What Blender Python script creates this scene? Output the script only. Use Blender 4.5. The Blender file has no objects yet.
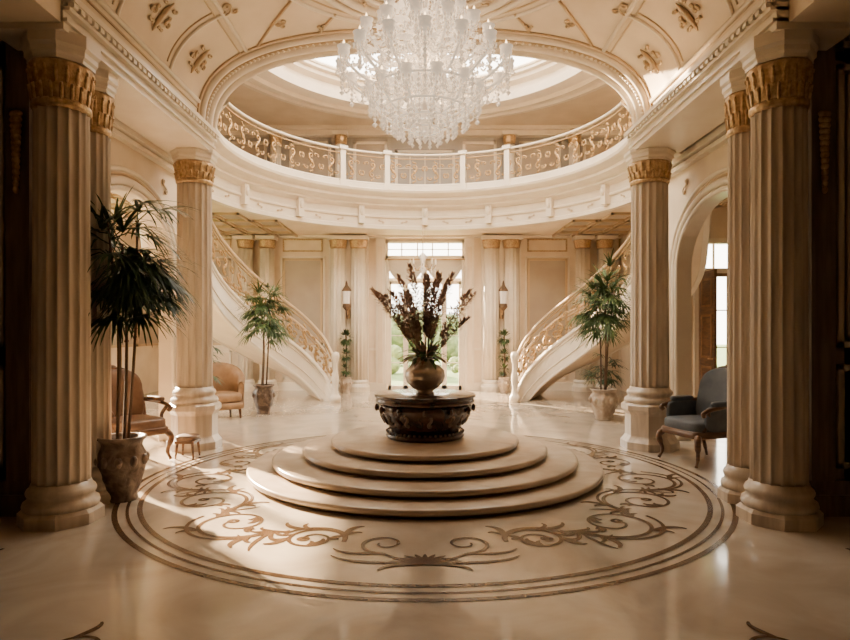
import bpy, math, random
from mathutils import Vector, Matrix
R=random.Random(7)
sin,cos,pi=math.sin,math.cos,math.pi
SC=bpy.context.scene
# ---------------------------------------------------------------- materials
def mat(name,c,rough=.5,metal=0,c2=None,scale=3,dist=0,bump=0,bscale=30,stretch=None,trans=0,emit=None,es=0,coat=0,lo=.35,hi=.65,sheen=0):
    m=bpy.data.materials.new(name); m.use_nodes=True
    nt=m.node_tree; b=nt.nodes['Principled BSDF']
    b.inputs['Base Color'].default_value=(*c,1); b.inputs['Roughness'].default_value=rough
    b.inputs['Metallic'].default_value=metal
    b.inputs['Transmission Weight'].default_value=trans
    b.inputs['Coat Weight'].default_value=coat
    if emit: b.inputs['Emission Color'].default_value=(*emit,1); b.inputs['Emission Strength'].default_value=es
    if c2 or bump:
        tc=nt.nodes.new('ShaderNodeTexCoord'); mp=nt.nodes.new('ShaderNodeMapping')
        nt.links.new(tc.outputs['Object'],mp.inputs[0])
        if stretch: mp.inputs['Scale'].default_value=stretch
    if c2:
        n=nt.nodes.new('ShaderNodeTexNoise'); n.inputs['Scale'].default_value=scale; n.inputs['Detail'].default_value=8
        n.inputs['Distortion'].default_value=dist
        nt.links.new(mp.outputs[0],n.inputs['Vector'])
        r=nt.nodes.new('ShaderNodeValToRGB'); r.color_ramp.elements[0].position=lo; r.color_ramp.elements[1].position=hi
        r.color_ramp.elements[0].color=(*c2,1); r.color_ramp.elements[1].color=(*c,1)
        nt.links.new(n.outputs['Fac'],r.inputs[0]); nt.links.new(r.outputs[0],b.inputs['Base Color'])
    if bump:
        n2=nt.nodes.new('ShaderNodeTexNoise'); n2.inputs['Scale'].default_value=bscale
        nt.links.new(mp.outputs[0],n2.inputs['Vector'])
        bp=nt.nodes.new('ShaderNodeBump'); bp.inputs['Strength'].default_value=bump; bp.inputs['Distance'].default_value=.02
        nt.links.new(n2.outputs['Fac'],bp.inputs['Height']); nt.links.new(bp.outputs[0],b.inputs['Normal'])
    return m
CREAM=mat('cream_plaster',(.79,.66,.50),.45,c2=(.70,.57,.42),scale=2)
WHITE=mat('ivory_trim',(.82,.73,.60),.35,c2=(.76,.66,.53),scale=3)
COL=mat('column_marble',(.72,.62,.50),.3,c2=(.48,.39,.30),scale=5,stretch=(2,2,.25),dist=.6,lo=.3,hi=.7)
GOLD=mat('gilding',(.62,.44,.24),.4,.6,c2=(.40,.26,.13),scale=25,bump=.3,bscale=60)
OGOLD=mat('old_gold',(.54,.40,.25),.45,.3)
RAILG=mat('railing_gilt',(.46,.30,.14),.4,.4)
TAUPE=mat('taupe_panel',(.42,.35,.27),.5,c2=(.37,.30,.23),scale=2)
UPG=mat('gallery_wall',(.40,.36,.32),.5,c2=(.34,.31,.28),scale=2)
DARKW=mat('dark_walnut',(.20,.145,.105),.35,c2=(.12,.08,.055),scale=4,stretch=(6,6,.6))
WALN=mat('walnut',(.17,.08,.035),.3,c2=(.07,.03,.014),scale=5,stretch=(1,1,6))
BRZ=mat('inlay_bronze',(.14,.075,.034),.22,.15,c2=(.08,.04,.018),scale=12)
TABLE=mat('carved_mahogany',(.075,.03,.017),.25,c2=(.03,.012,.008),scale=8,coat=.5)
STEP=mat('step_stone',(.60,.49,.38),.2,c2=(.47,.37,.28),scale=2.5,dist=1)
STEPD=mat('step_shade_and_carving',(.18,.115,.07),.35,c2=(.12,.075,.045),scale=6)  # brown paints the shade under the steps; also colours the table carving
SILV=mat('aged_pewter',(.58,.52,.46),.3,.75,c2=(.34,.29,.25),scale=9,bump=.2,bscale=20)
CRY=mat('crystal_added_glow',(.97,.89,.79),.12,trans=.4,emit=(1,.86,.68),es=.22)  # emission brightens the glass drops, which are no light source themselves
FROST=mat('frosted_glass_added_glow',(.92,.84,.74),.35,emit=(1,.82,.62),es=.55)  # added glow imitates light passing through the backlit chandelier glass
BULB=mat('candle_bulb',(1,.8,.5),.4,emit=(1,.66,.34),es=7)
CANDLE=mat('candle_sleeve',(.85,.76,.64),.5)
LEAF=mat('palm_leaf',(.05,.10,.03),.45,c2=(.022,.05,.016),scale=6)
LEAF2=mat('soft_leaf',(.10,.16,.05),.5,c2=(.045,.085,.025),scale=6)
PLUME=mat('dried_plume',(.44,.29,.22),.8,c2=(.25,.14,.10),scale=20)
BARK=mat('stem_bark',(.12,.07,.04),.8,bump=.5)
POT=mat('glazed_pot',(.22,.16,.12),.35,c2=(.06,.035,.025),scale=9,dist=1,bump=.5,bscale=18)
POTL=mat('stone_pot',(.5,.42,.33),.5,c2=(.3,.22,.16),scale=9,bump=.4,bscale=20)
SOIL=mat('soil',(.03,.02,.012),.95)
BLUEG=mat('slate_velvet',(.10,.11,.12),.7,c2=(.07,.077,.088),scale=8)
LEATH=mat('brown_leather',(.18,.10,.06),.4,c2=(.11,.055,.032),scale=6)
TAN=mat('tan_upholstery',(.34,.21,.12),.6,c2=(.25,.15,.08),scale=6)
CLOTH=mat('sheer_silk',(.72,.64,.52),.7)
GRASS=mat('lawn_grass',(.14,.22,.07),.9,c2=(.08,.14,.04),scale=3)
HEDGE=mat('hedge_leaves',(.19,.24,.11),.9,c2=(.08,.12,.045),scale=5,bump=1,bscale=8)
def floormat():
    m=mat('marble_floor',(.56,.475,.375),.12,c2=(.40,.325,.25),scale=1.1,dist=1.5,lo=.3,hi=.62)
    nt=m.node_tree;b=nt.nodes['Principled BSDF']
    n=nt.nodes.new('ShaderNodeTexNoise'); n.inputs['Scale'].default_value=9;n.inputs['Detail'].default_value=6
    tc=nt.nodes.new('ShaderNodeTexCoord'); nt.links.new(tc.outputs['Object'],n.inputs['Vector'])
    mr=nt.nodes.new('ShaderNodeMapRange'); mr.inputs[3].default_value=.05; mr.inputs[4].default_value=.20
    nt.links.new(n.outputs['Fac'],mr.inputs[0]); nt.links.new(mr.outputs[0],b.inputs['Roughness'])
    b.inputs['Coat Weight'].default_value=.3; b.inputs['Coat Roughness'].default_value=.06
    return m
FLOOR=floormat()
# ---------------------------------------------------------------- builder
class MB:
    def __init__(s): s.v=[];s.f=[];s.m=[];s.sm=[];s.mats=[];s.T=None
    def mi(s,m):
        if m not in s.mats: s.mats.append(m)
        return s.mats.index(m)
    def add(s,vs,fs,m,smooth=False):
        o=len(s.v); i=s.mi(m)
        if s.T: vs=[s.T@Vector(v) for v in vs]
        s.v+= [tuple(v) for v in vs]
        for f in fs: s.f.append([o+k for k in f]); s.m.append(i); s.sm.append(smooth)
    def box(s,x0,x1,y0,y1,z0,z1,m):
        if x0>x1:x0,x1=x1,x0
        if y0>y1:y0,y1=y1,y0
        v=[(x,y,z) for z in(z0,z1) for y in(y0,y1) for x in(x0,x1)]
        s.add(v,[(0,2,3,1),(4,5,7,6),(0,1,5,4),(2,6,7,3),(0,4,6,2),(1,3,7,5)],m)
    def lathe(s,prof,cx,cy,cz,m,n=32,a0=0,a1=2*pi,rf=None,smooth=True,cap=True):
        full=abs(a1-a0-2*pi)<1e-6; cols=n if full else n+1; vs=[]
        for k,(r,z) in enumerate(prof):
            for i in range(cols):
                a=a0+(a1-a0)*i/n; rr=r*(rf(a,k) if rf else 1)
                vs.append((cx+rr*cos(a),cy+rr*sin(a),cz+z))
        fs=[]
        for k in range(len(prof)-1):
            for i in range(n):
                j=(i+1)%cols
                fs.append((k*cols+i,k*cols+j,(k+1)*cols+j,(k+1)*cols+i))
        if full and cap:
            if prof[0][0]>1e-4: fs.append(tuple(reversed(range(cols))))
            if prof[-1][0]>1e-4: fs.append(tuple((len(prof)-1)*cols+i for i in range(cols)))
        s.add(vs,fs,m,smooth)
    def tube(s,pts,r,m,n=6,flat=1):
        pts=[Vector(p) for p in pts]; N=len(pts); vs=[]; ref=Vector((0,0,1))
        prev=None
        for k,p in enumerate(pts):
            t=(pts[min(k+1,N-1)]-pts[max(k-1,0)])
            if t.length<1e-7: t=Vector((0,0,1))
            t.normalize()
            if prev is None:
                a=t.cross(ref)
                if a.length<.1: a=t.cross(Vector((1,0,0)))
            else: a=prev-t*prev.dot(t)
            if a.length<1e-5: a=t.cross(Vector((1,.3,0)))
            a.normalize(); prev=a; b=t.cross(a)
            rr=r[k] if isinstance(r,(list,tuple)) else r
            for i in range(n):
                an=2*pi*i/n; vs.append(p+a*cos(an)*rr+b*sin(an)*rr*flat)
        fs=[(k*n+i,k*n+(i+1)%n,(k+1)*n+(i+1)%n,(k+1)*n+i) for k in range(N-1) for i in range(n)]
        fs+= [tuple(reversed(range(n))),tuple((N-1)*n+i for i in range(n))]
        s.add(vs,fs,m,True)
    def ribbon(s,pts,w,z,m,th=.004):
        N=len(pts); vs=[]
        for k,(x,y) in enumerate(pts):
            x0,y0=pts[max(k-1,0)];x1,y1=pts[min(k+1,N-1)]
            dx,dy=x1-x0,y1-y0; L=math.hypot(dx,dy) or 1
            ww=w[k] if isinstance(w,(list,tuple)) else w
            nx,ny=-dy/L*ww/2,dx/L*ww/2
            vs+=[(x+nx,y+ny,z),(x-nx,y-ny,z)]
        s.add(vs,[(2*k,2*k+1,2*k+3,2*k+2) for k in range(N-1)],m)
    def puff(s,c,sz,m,e=.45,rot=None,warp=None,nu=24,nv=14):
        def sp(v,p): return math.copysign(abs(v)**p,v)
        vs=[]
        for j in range(nv+1):
            ph=-pi/2+pi*j/nv
            for i in range(nu):
                th=2*pi*i/nu
                p=Vector((sz[0]/2*sp(cos(ph),e)*sp(cos(th),e),sz[1]/2*sp(cos(ph),e)*sp(sin(th),e),sz[2]/2*sp(sin(ph),e)))
                if warp: p=Vector(warp(p))
                if rot: p=rot@p
                vs.append(p+Vector(c))
        fs=[(j*nu+i,j*nu+(i+1)%nu,(j+1)*nu+(i+1)%nu,(j+1)*nu+i) for j in range(nv) for i in range(nu)]
        s.add(vs,fs,m,True)
    def leaf(s,p,d,L,w,droop,m,seg=5,fold=.0):
        p=Vector(p); d=Vector(d).normalized(); vs=[]
        side=d.cross(Vector((0,0,1)))
        if side.length<.05: side=Vector((1,0,0))
        side.normalize()
        for k in range(seg+1):
            t=k/seg; ww=w*(.35+.65*sin(pi*min(1,t*1.3+.1)) if t<.7 else (1-t)/.3*.85)
            if t==1: ww=w*.04
            vs+=[p+side*ww/2,p-side*ww/2]
            d=(d+Vector((0,0,-droop/seg))).normalized()
            p=p+d*L/seg
        s.add(vs,[(2*k,2*k+1,2*k+3,2*k+2) for k in range(seg)],m,True)
    def octa(s,c,r,h,m):
        x,y,z=c
        s.add([(x+r,y,z),(x,y+r,z),(x-r,y,z),(x,y-r,z),(x,y,z+h*.4),(x,y,z-h*.6)],
              [(0,1,4),(1,2,4),(2,3,4),(3,0,4),(1,0,5),(2,1,5),(3,2,5),(0,3,5)],m)
    def obj(s,name,loc=None):
        me=bpy.data.meshes.new(name)
        vs=s.v
        if loc: vs=[(x-loc[0],y-loc[1],z-loc[2]) for x,y,z in vs]
        me.from_pydata(vs,[],s.f)
        for m in s.mats: me.materials.append(m)
        me.polygons.foreach_set('material_index',s.m); me.polygons.foreach_set('use_smooth',s.sm)
        me.update()
        o=bpy.data.objects.new(name,me); SC.collection.objects.link(o)
        if loc: o.location=loc
        return o
def cat(P,n):
    out=[];P=[Vector(p) for p in P]
    for i in range(len(P)-1):
        p0=P[i-1] if i else 2*P[0]-P[1]; p1=P[i];p2=P[i+1];p3=P[i+2] if i+2<len(P) else 2*P[-1]-P[-2]
        for k in range(n):
            t=k/n; out.append(.5*((2*p1)+(-p0+p2)*t+(2*p0-5*p1+4*p2-p3)*t*t+(-p0+3*p1-3*p2+p3)*t**3))
    out.append(P[-1]); return out
def clothoid(a=6.5,n=28,C=False):
    pts=[];x=y=0;S=400;h=2/S;raw=[]
    for i in range(S+1):
        s=-1+i*h; th=a*s*abs(s) if C else a*s*s
        raw.append((x,y)); x+=cos(th)*h;y+=sin(th)*h
    c=raw[S//2]
    pts=[raw[int(i*S/n)] for i in range(n+1)]
    pts=[(p[0]-c[0],p[1]-c[1]) for p in pts]
    return pts
S_=clothoid(6.5,28); C_=clothoid(5.2,28,True)
def xf(pts,cx,cy,sc,ang,flip=1):
    return [(cx+sc*(p[0]*cos(ang)-flip*p[1]*sin(ang)),cy+sc*(p[0]*sin(ang)+flip*p[1]*cos(ang))) for p in pts]
# ---------------------------------------------------------------- floor
b=MB(); b.box(-7.2,7.2,-3.2,16.4,-.12,0,FLOOR); b.obj('floor')
b=MB(); b.box(-40,40,16.4,70,-.2,-.06,GRASS); b.box(7.2,40,-20,16.4,-.2,-.06,GRASS); b.box(-40,-7.2,-20,16.4,-.2,-.06,GRASS); b.obj('lawn')
# inlay
RC=(0,6.6)
b=MB()
for r0,w in((3.0,.045),(2.90,.026),(2.80,.045)):
    n=160; vs=[];fs=[]
    for i in range(n):
        a=2*pi*i/n
        vs+=[(RC[0]+(r0-w/2)*cos(a),RC[1]+(r0-w/2)*sin(a),.003),(RC[0]+(r0+w/2)*cos(a),RC[1]+(r0+w/2)*sin(a),.003)]
    for i in range(n):
        j=(i+1)%n; fs.append((2*i,2*i+1,2*j+1,2*j))
    b.add(vs,fs,BRZ)
def pol(deg,r):
    a=math.radians(-90+deg); return (RC[0]+r*cos(a),RC[1]+r*sin(a),a+pi/2)
zc=[.0030]
def zz():
    zc[0]+=.000008; return zc[0]
def curl(cx,cy,ang,L,turn,w):
    n=14; pts=[];x,y,d=cx,cy,ang
    for i in range(n+1):
        pts.append((x,y)); t=i/n; x+=cos(d)*L/n;y+=sin(d)*L/n; d+=turn*(t**1.5)*2.5/n
    b.ribbon(pts,[w*(.25+.75*sin(pi*min(1,t/n*.9+.08))) for t in range(n+1)],zz(),BRZ)
def acan(cx,cy,ang,sc):
    for da,L,tn in((0,1.0,.7),(.35,.72,2.6),(-.35,.72,-2.6),(.85,.5,2.8),(-.85,.5,-2.8),(1.4,.34,2.6),(-1.4,.34,-2.6)):
        curl(cx,cy,ang+da,sc*L,tn,sc*.085)
def spiral(cx,cy,r0,r1,th0,turns,dirn,w0,w1,n=60):
    pts=[];ws=[]
    for i in range(n+1):
        t=i/n; r=r0+(r1-r0)*t**.85; th=th0+dirn*2*pi*turns*t
        pts.append((cx+r*cos(th),cy+r*sin(th))); ws.append(w0+(w1-w0)*t)
    b.ribbon(pts,ws,zz(),BRZ); return pts
for sg in(-1,1):
    dgs=[24,45,66,87,108,129,149]
    rr=[2.12,2.2,2.22,2.3,2.35,2.4,2.42]
    C0=[pol(sg*d,r) for d,r in zip(dgs,rr)]
    prev=pol(sg*10,2.1)
    for i,(x,y,a) in enumerate(C0):
        px,py=(prev[0],prev[1])
        L=math.hypot(px-x,py-y); Rr=min(L/2,.40)
        th=math.atan2(py-y,px-x); dr=sg*(1 if i%2 else -1)
        pts=[(x+Rr*cos(th+dr*pi*k/20),y+Rr*sin(th+dr*pi*k/20)) for k in range(21)]
        b.ribbon(pts,.03,zz(),BRZ)
        sp=spiral(x,y,Rr,.07,th,1.55,dr,.038,.022)
        e=sp[-1]; b.ribbon([(e[0]+.035*cos(q*.5),e[1]+.035*sin(q*.5)) for q in range(14)],.035,zz(),BRZ)
        for fr,ln,side in((.06,.30,1),(.20,.34,1),(.34,.24,1),(.5,.2,-1),(.66,.15,1)):
            k=int(fr*60); p=sp[k];q=sp[k+1]; d=math.atan2(q[1]-p[1],q[0]-p[0])
            out=d-dr*side*.55
            curl(p[0],p[1],out,ln,-dr*side*1.8,.056); curl(p[0],p[1],out-dr*side*.4,ln*.6,-dr*side*2.4,.04)
        prev=(x,y)
        if i+1<len(C0):
            nx_,ny_=C0[i+1][:2]; mx,my=(x+nx_)/2,(y+ny_)/2
            aa=math.atan2(my-RC[1],mx-RC[0])
            acan(mx+.0,my,aa+(pi if i%2 else 0)+dr*.3,.34 if i!=0 else .46)
    for x,y,r in((sg*3.3,4.45,.22),(sg*1.75,3.05,.22),(sg*3.75,4.3,.16),(sg*2.15,2.85,.16)):
        sp=spiral(x,y,r,.04,(pi if sg>0 else 0),1.5,sg,.03,.016)
        for k in(4,14,26): curl(sp[k][0],sp[k][1],math.atan2(sp[k+1][1]-sp[k][1],sp[k+1][0]-sp[k][0])-sg*.5,.2,-sg*1.6,.04)
x,y,a=pol(0,2.45)
for k in range(11):
    d=pi*(k)/10; curl(x,y,d,.36*(1-.5*sin(d)),1.6*(1 if k>5 else -1)*(abs(k-5)/5),.045)
for sg in(-1,1):
    sp=spiral(x+sg*.30,y+.40,.2,.04,-pi/2,1.3,sg,.03,.016)
    pts=[(x+sg*t*.30/8*1.0,y+.04+.16*(t/8)**2) for t in range(9)]; b.ribbon(pts,.024,zz(),BRZ)
    curl(x+sg*.3,y+.2,0 if sg>0 else pi,.4,sg*1.2,.034)
    curl(x+sg*.08,y+.03,0 if sg>0 else pi,.62,sg*1.0,.034)
b.obj('floor_inlay')
# ---------------------------------------------------------------- steps
SY=7.1
b=MB()
for i,r in enumerate((2.0,1.73,1.40,1.08)):
    z=.09*i
    b.lathe([(r-.06,z),(r-.06,z+.035)],0,SY,0,STEPD,96)  # recessed dark strip standing in for the shadow beneath each disc
    b.lathe([(r-.035,z+.03),(r-.006,z+.035),(r,z+.047),(r,z+.072),(r-.01,z+.084),(r-.03,z+.09)],0,SY,0,STEP,96)
b.obj('circular_dais')
# ---------------------------------------------------------------- round table
b=MB(); z0=.36
b.lathe([(.40,0),(.44,.0),(.46,.03),(.44,.06),(.40,.08)],0,SY,z0,TABLE,48)
b.lathe([(.38,.07),(.43,.14),(.50,.24),(.545,.33),(.54,.38),(.50,.40)],0,SY,z0,TABLE,96,rf=lambda a,k:1+.012*sin(24*a))
b.lathe([(.50,.39),(.56,.40),(.575,.415),(.575,.44),(.56,.455),(.57,.465),(.59,.475),(.59,.49),(.575,.50)],0,SY,z0,TABLE,64)
for i in range(12):
    a0=2*pi*i/12
    for fl in(-1,1):
        pts=[]
        for (u,v) in xf(S_,0,0,.12,.9*fl,fl):
            h=.23+v; t=(h-.07)/.31; r=.39+.16*max(0,min(1,t))**.8+.008
            a=a0+fl*.11+u/.48
            pts.append((r*cos(a),SY+r*sin(a),z0+h))
        b.tube(pts,[.006+.012*sin(pi*k/(len(pts)-1)) for k in range(len(pts))],STEPD if fl>0 else TABLE,5)
    r=.565; b.puff((r*cos(a0),SY+r*sin(a0),z0+.34),(.05,.05,.09),TABLE,1,nu=8,nv=6)
for i in range(48):
    a=2*pi*i/48; b.puff((.445*cos(a),SY+.445*sin(a),z0+.075),(.03,.03,.03),STEPD,1,nu=6,nv=4)
b.obj('carved_round_table')
# vase
b=MB(); z0=.86
b.lathe([(.0,0),(.11,0),(.115,.015),(.09,.03),(.15,.07),(.21,.13),(.235,.20),(.225,.27),(.17,.325),(.10,.355),(.085,.375),(.10,.395),(.135,.41),(.14,.42),(.12,.42),(.08,.38),(.08,.3),(.0,.3)],0,SY,z0,SILV,48)
vz=z0+.32
for i in range(24):
    a=R.uniform(0,2*pi) if i>7 else i*pi/4; tilt=R.uniform(.05,.5) if i>4 else .08*i
    if i in(5,6,7,8,9): a=[0,pi,2.9,.2,3.3][i-5]; tilt=[.62,.48,.4,.5,.5][i-5]
    L=R.uniform(.74,1.04)*(1.12-tilt*.25)*1.04
    d=Vector((sin(tilt)*cos(a),sin(tilt)*sin(a)*.7,cos(tilt)))
    pts=[];p=Vector((.03*cos(a),SY+.03*sin(a),vz))
    for k in range(9):
        pts.append(p.copy()); p=p+d*L/8; d=(d+Vector((.025*cos(a),.02*sin(a),-.01))).normalized()
    b.tube(pts,[.006-.0005*k for k in range(9)],BARK,4)
    for k in range(340):
        t=.34+.68*R.random(); t=min(t,1); q=pts[min(7,int(t*8))].lerp(pts[min(8,int(t*8)+1)],(t*8)%1)
        aa=R.uniform(0,2*pi); sp=.066*sin(pi*min(1,(t-.28)/.76))
        o=Vector((cos(aa)*sp,sin(aa)*sp,R.uniform(-.02,.02))); dd=d*.7+o*14
        b.leaf(q+o*R.random()*1.1,dd,R.uniform(.03,.06),.024,.3,PLUME,2)
for i in range(110):
    a=R.uniform(0,2*pi); e=R.uniform(-.2,1.2); d=Vector((cos(a)*cos(e),sin(a)*cos(e),sin(e)))
    b.leaf(Vector((.05*cos(a),SY+.05*sin(a),vz+.1))+d*R.uniform(.0,.12),d,R.uniform(.14,.25),.055,.9,LEAF2 if i%2 else PLUME,4)
b.obj('vase_of_dried_plumes')
# ---------------------------------------------------------------- columns
def flute(n,d): return lambda a,k: 1-d*abs(sin(n*a/2))**.6
def column(name,x,y,r,ped=0,top=4.0,ch=.36,dz=0):
    b=MB()
    h0=0
    if ped:
        w=r*1.35
        b.lathe([(w*1.13,0),(w*1.13,.1),(w*1.05,.13),(w*.98,.16),(w*.95,.18),(w*.95,ped-.16),(w,ped-.13),(w*1.1,ped-.09),(w*1.1,ped-.03),(w*.98,ped)],x,y,0,COL,8,a0=pi/8,a1=2*pi+pi/8,smooth=False)
        h0=ped
    else:
        w=r*1.3
        b.lathe([(w*1.13,0),(w*1.13,.09),(w*1.02,.12)],x,y,0,COL,8,a0=pi/8,a1=2*pi+pi/8,smooth=False); h0=.12
    b.lathe([(r*1.28,0),(r*1.32,.03),(r*1.28,.06),(r*1.16,.075),(r*1.12,.1),(r*1.18,.12),(r*1.2,.14),(r*1.15,.165),(r*1.06,.18),(r*1.02,.21)],x,y,h0,COL,40)
    zt=3.86-dz; zb=zt-ch; s=ch/.36
    zs=[h0+.2,h0+.26,1.6,2.6,zb-.06,zb+.02]
    b.lathe([(r*k,z) for k,z in zip((1.0,1.0,.99,.97,.96,.96),zs)],x,y,0,COL,128,rf=flute(16,.13))
    b.lathe([(r*.98,zb-.02),(r*1.03,zb),(r*1.03,zb+.03*s),(r*.98,zb+.05*s)],x,y,0,GOLD,40)
    b.lathe([(r*.96,zb+.03*s),(r*.98,zb+.1*s),(r*1.0,zb+.16*s),(r*.98,zb+.19*s),(r*1.02,zb+.26*s),(r*1.08,zb+.33*s),(r*1.05,zt)],x,y,0,GOLD,84,rf=lambda a,k:1+(.05*abs(sin(9*a)) if 0<k<6 else 0))
    nn=18
    for i in range(nn):
        for z_,o in ((zb+.12*s,0),(zb+.26*s,.5)):
            a=2*pi*(i+o)/nn; rr=r*(1.0+(.04 if o else 0))
            ca,sa=cos(a),sin(a)
            pts=[(x+rr*u*ca,y+rr*u*sa,z_+v*s) for u,v in((.96,-.09),(1.0,-.04),(1.02,.02),(1.06,.05),(1.09,.04),(1.09,.015))]
            b.tube(pts,[r*.06,r*.08,r*.07,r*.055,r*.045,r*.02],GOLD,6)
    w=r*1.15
    b.lathe([(w,zt),(w,zt+.03),(w*1.08,zt+.05),(w*1.08,zt+.09),(w*1.16,zt+.12),(w*1.16,top+.02)],x,y,0,WHITE,8,a0=pi/8,a1=2*pi+pi/8,smooth=False)
    b.obj(name)
column('fluted_column',-3.06,5.13,.22,dz=.06); column('fluted_column',-3.14,5.72,.175,dz=.06)
column('fluted_column',2.98,5.13,.22,dz=.06); column('fluted_column',3.03,5.72,.175,dz=.06)
column('fluted_column',-3.14,8.3,.235,.62,ch=.27); column('fluted_column',3.06,8.3,.25,.62,ch=.27)
# ---------------------------------------------------------------- beams (entablature)
def entab(name,x0,x1,y0,y1):
    b=MB(); m=WHITE
    b.box(x0,x1,y0,y1,4.0,4.3,m)
    for e,z0,z1 in((.03,4.06,4.09),(.05,4.15,4.18),(.09,4.22,4.27)):
        b.box(x0-e,x1+e,y0-.0,y1,z0,z1,m)
    n=int((y1-y0)/.1)
    for i in range(n):
        yy=y0+.05+i*.1
        for xx in (x0-.05,x1+.05): b.box(xx-.025,xx+.025,yy-.03,yy+.03,4.18,4.22,m)
    b.obj(name)
entab('trim_1',-3.5,-2.88,4.85,8.29); entab('trim_2',2.80,3.45,4.85,8.29)
# ---------------------------------------------------------------- arcade side walls
def arcade(name,sx):
    b=MB(); X0,X1=sx*3.65,sx*3.85; y0,y1=5.3,9.25; yc,a,sp,h=7.6,1.2,2.45,.85
    ys=sorted(set([y0,yc-a-1e-4,yc+a+1e-4,y1]+[yc-a*cos(pi*i/32) for i in range(33)]))
    def lo(y):
        u=(y-yc)/a
        return 0 if abs(u)>1 else sp+h*math.sqrt(max(0,1-u*u))
    for p,q in zip(ys,ys[1:]):
        for X in(X0,X1): b.add([(X,p,lo(p)),(X,q,lo(q)),(X,q,4.1),(X,p,4.1)],[(0,1,2,3)],CREAM)
        if p>=yc-a and q<=yc+a: b.add([(X0,p,lo(p)),(X0,q,lo(q)),(X1,q,lo(q)),(X1,p,lo(p))],[(0,1,2,3)],WHITE)
    for y in(yc-a,yc+a): b.add([(X0,y,0),(X1,y,0),(X1,y,sp),(X0,y,sp)],[(0,1,2,3)],WHITE)
    for y in(y0,y1): b.add([(X0,y,0),(X1,y,0),(X1,y,4.1),(X0,y,4.1)],[(0,1,2,3)],WHITE)
    s=-sx
    for off,r,m in((.03,.035,WHITE),(.12,.05,WHITE),(.2,.018,OGOLD),(.26,.03,WHITE)):
        pts=[(X0+s*.0,yc-a-off,0),(X0,yc-a-off,sp)]+[(X0,yc-(a+off)*cos(pi*i/32),sp+(h+off)*sin(pi*i/32)) for i in range(1,32)]+[(X0,yc+a+off,sp),(X0,yc+a+off,0)]
        b.tube(pts,r,m,8)
    for yy,fl in((6.7,1),(8.5,-1)):
        pts=[(X0+s*.02,p[0],p[1]) for p in xf(S_,yy,3.6,.22,.3*fl,fl)]
        b.tube(pts,.014,OGOLD,5)
    b.box(X0,X0+s*.09,y0,y1,3.86,3.92,WHITE); b.box(X0,X0+s*.14,y0,y1,3.94,4.02,WHITE)
    b.obj(name)
arcade('wall_arcade_left',-1); arcade('wall_arcade_right',1)
# ---------------------------------------------------------------- front dark walls flanking
def darkwall(name,sx,xi):
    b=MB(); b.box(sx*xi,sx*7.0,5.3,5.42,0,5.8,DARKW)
    y=5.3
    def fr(x0,x1,z0,z1,w=.05,m=OGOLD):
        if x0>x1:x0,x1=x1,x0
        b.box(x0,x1,y-.03,y,z0,z0+w,m);b.box(x0,x1,y-.03,y,z1-w,z1,m);b.box(x0,x0+w,y-.03,y,z0,z1,m);b.box(x1-w,x1,y-.03,y,z0,z1,m)
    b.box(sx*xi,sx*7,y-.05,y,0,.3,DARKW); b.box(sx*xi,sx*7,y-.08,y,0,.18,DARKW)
    for x0,x1 in((xi+.30,xi+1.3),(xi+1.4,xi+2.4)):
        fr(sx*x0,sx*x1,.4,1.3,.05,COL); fr(sx*x0,sx*x1,1.45,3.9,.05,COL);fr(sx*(x0+.08),sx*(x1-.08),1.53,3.82,.018,OGOLD)
        fr(sx*x0,sx*x1,4.05,4.9,.05,COL); fr(sx*(x0+.08),sx*(x1-.08),4.12,4.83,.018,OGOLD)
    b.box(sx*(xi+.04),sx*(xi+.24),y-.07,y,.3,4.0,DARKW)
    for k in range(14):
        b.puff((sx*(xi+.14),y-.09,3.45-.05*k),(.12*(1-.05*k),.06,.07),GOLD,1,nu=8,nv=6)
    b.obj(name)
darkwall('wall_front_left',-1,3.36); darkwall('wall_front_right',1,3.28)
# ---------------------------------------------------------------- vault ceiling
VA,VH,VN,VS=2.95,1.3,2.8,4.2
def vp(t,y,off=0):
    c,s=cos(t),sin(t)
    return Vector(((VA-off)*math.copysign(abs(c)**(2/VN),c),y,VS+(VH-off)*abs(s)**(2/VN)))
b=MB(); n=64; ys=[-3.2,8.4]; vs=[];
for y in ys:
    for i in range(n+1): vs.append(vp(pi*i/n,y))
b.add(vs,[(i,i+1,n+1+i+1,n+1+i) for i in range(n)],CREAM,True)
b.box(-7.2,7.2,-3.2,8.3,5.8,5.9,CREAM)  # unseen slab above the vault, added to seal out light leaks
b.box(-7.2,-3.42,-3.2,5.3,4.3,4.4,CREAM); b.box(3.42,7.2,-3.2,5.3,4.3,4.4,CREAM)
b.box(-3.6,-2.9,-3.2,4.9,4.05,4.3,CREAM); b.box(2.9,3.6,-3.2,4.9,4.05,4.3,CREAM)
b.obj('ceiling')
b=MB()
def arcrib(y,off,r,m,t0=0,t1=pi,n=48): b.tube([vp(t0+(t1-t0)*i/n,y,off) for i in range(n+1)],r,m,6)
for y,off,r,m in((8.22,.02,.06,WHITE),(8.1,.02,.03,OGOLD),(7.98,.02,.045,WHITE),(7.86,.01,.014,OGOLD)): arcrib(y,off,r,m)
for i in range(90):
    p=vp(pi*(i+.5)/90,8.1,.04); b.puff(p,(.05,.05,.05),WHITE,1,nu=6,nv=4)
for t in(.16,.78,pi-.16,pi-.78):
    b.tube([vp(t,y,.005) for y in(4,7.85)],.03,WHITE,6); b.tube([vp(t+.05*(1 if t>1.5 else -1),y,.005) for y in(4,7.85)],.012,OGOLD,6)
for y in(6.95,5.75):
    for ta,tb in((.16,.78),(pi-.78,pi-.16)):
        arcrib(y,.01,.022,WHITE,ta,tb,16); arcrib(y-.1,.005,.01,OGOLD,ta+.05,tb-.05,16)
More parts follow.
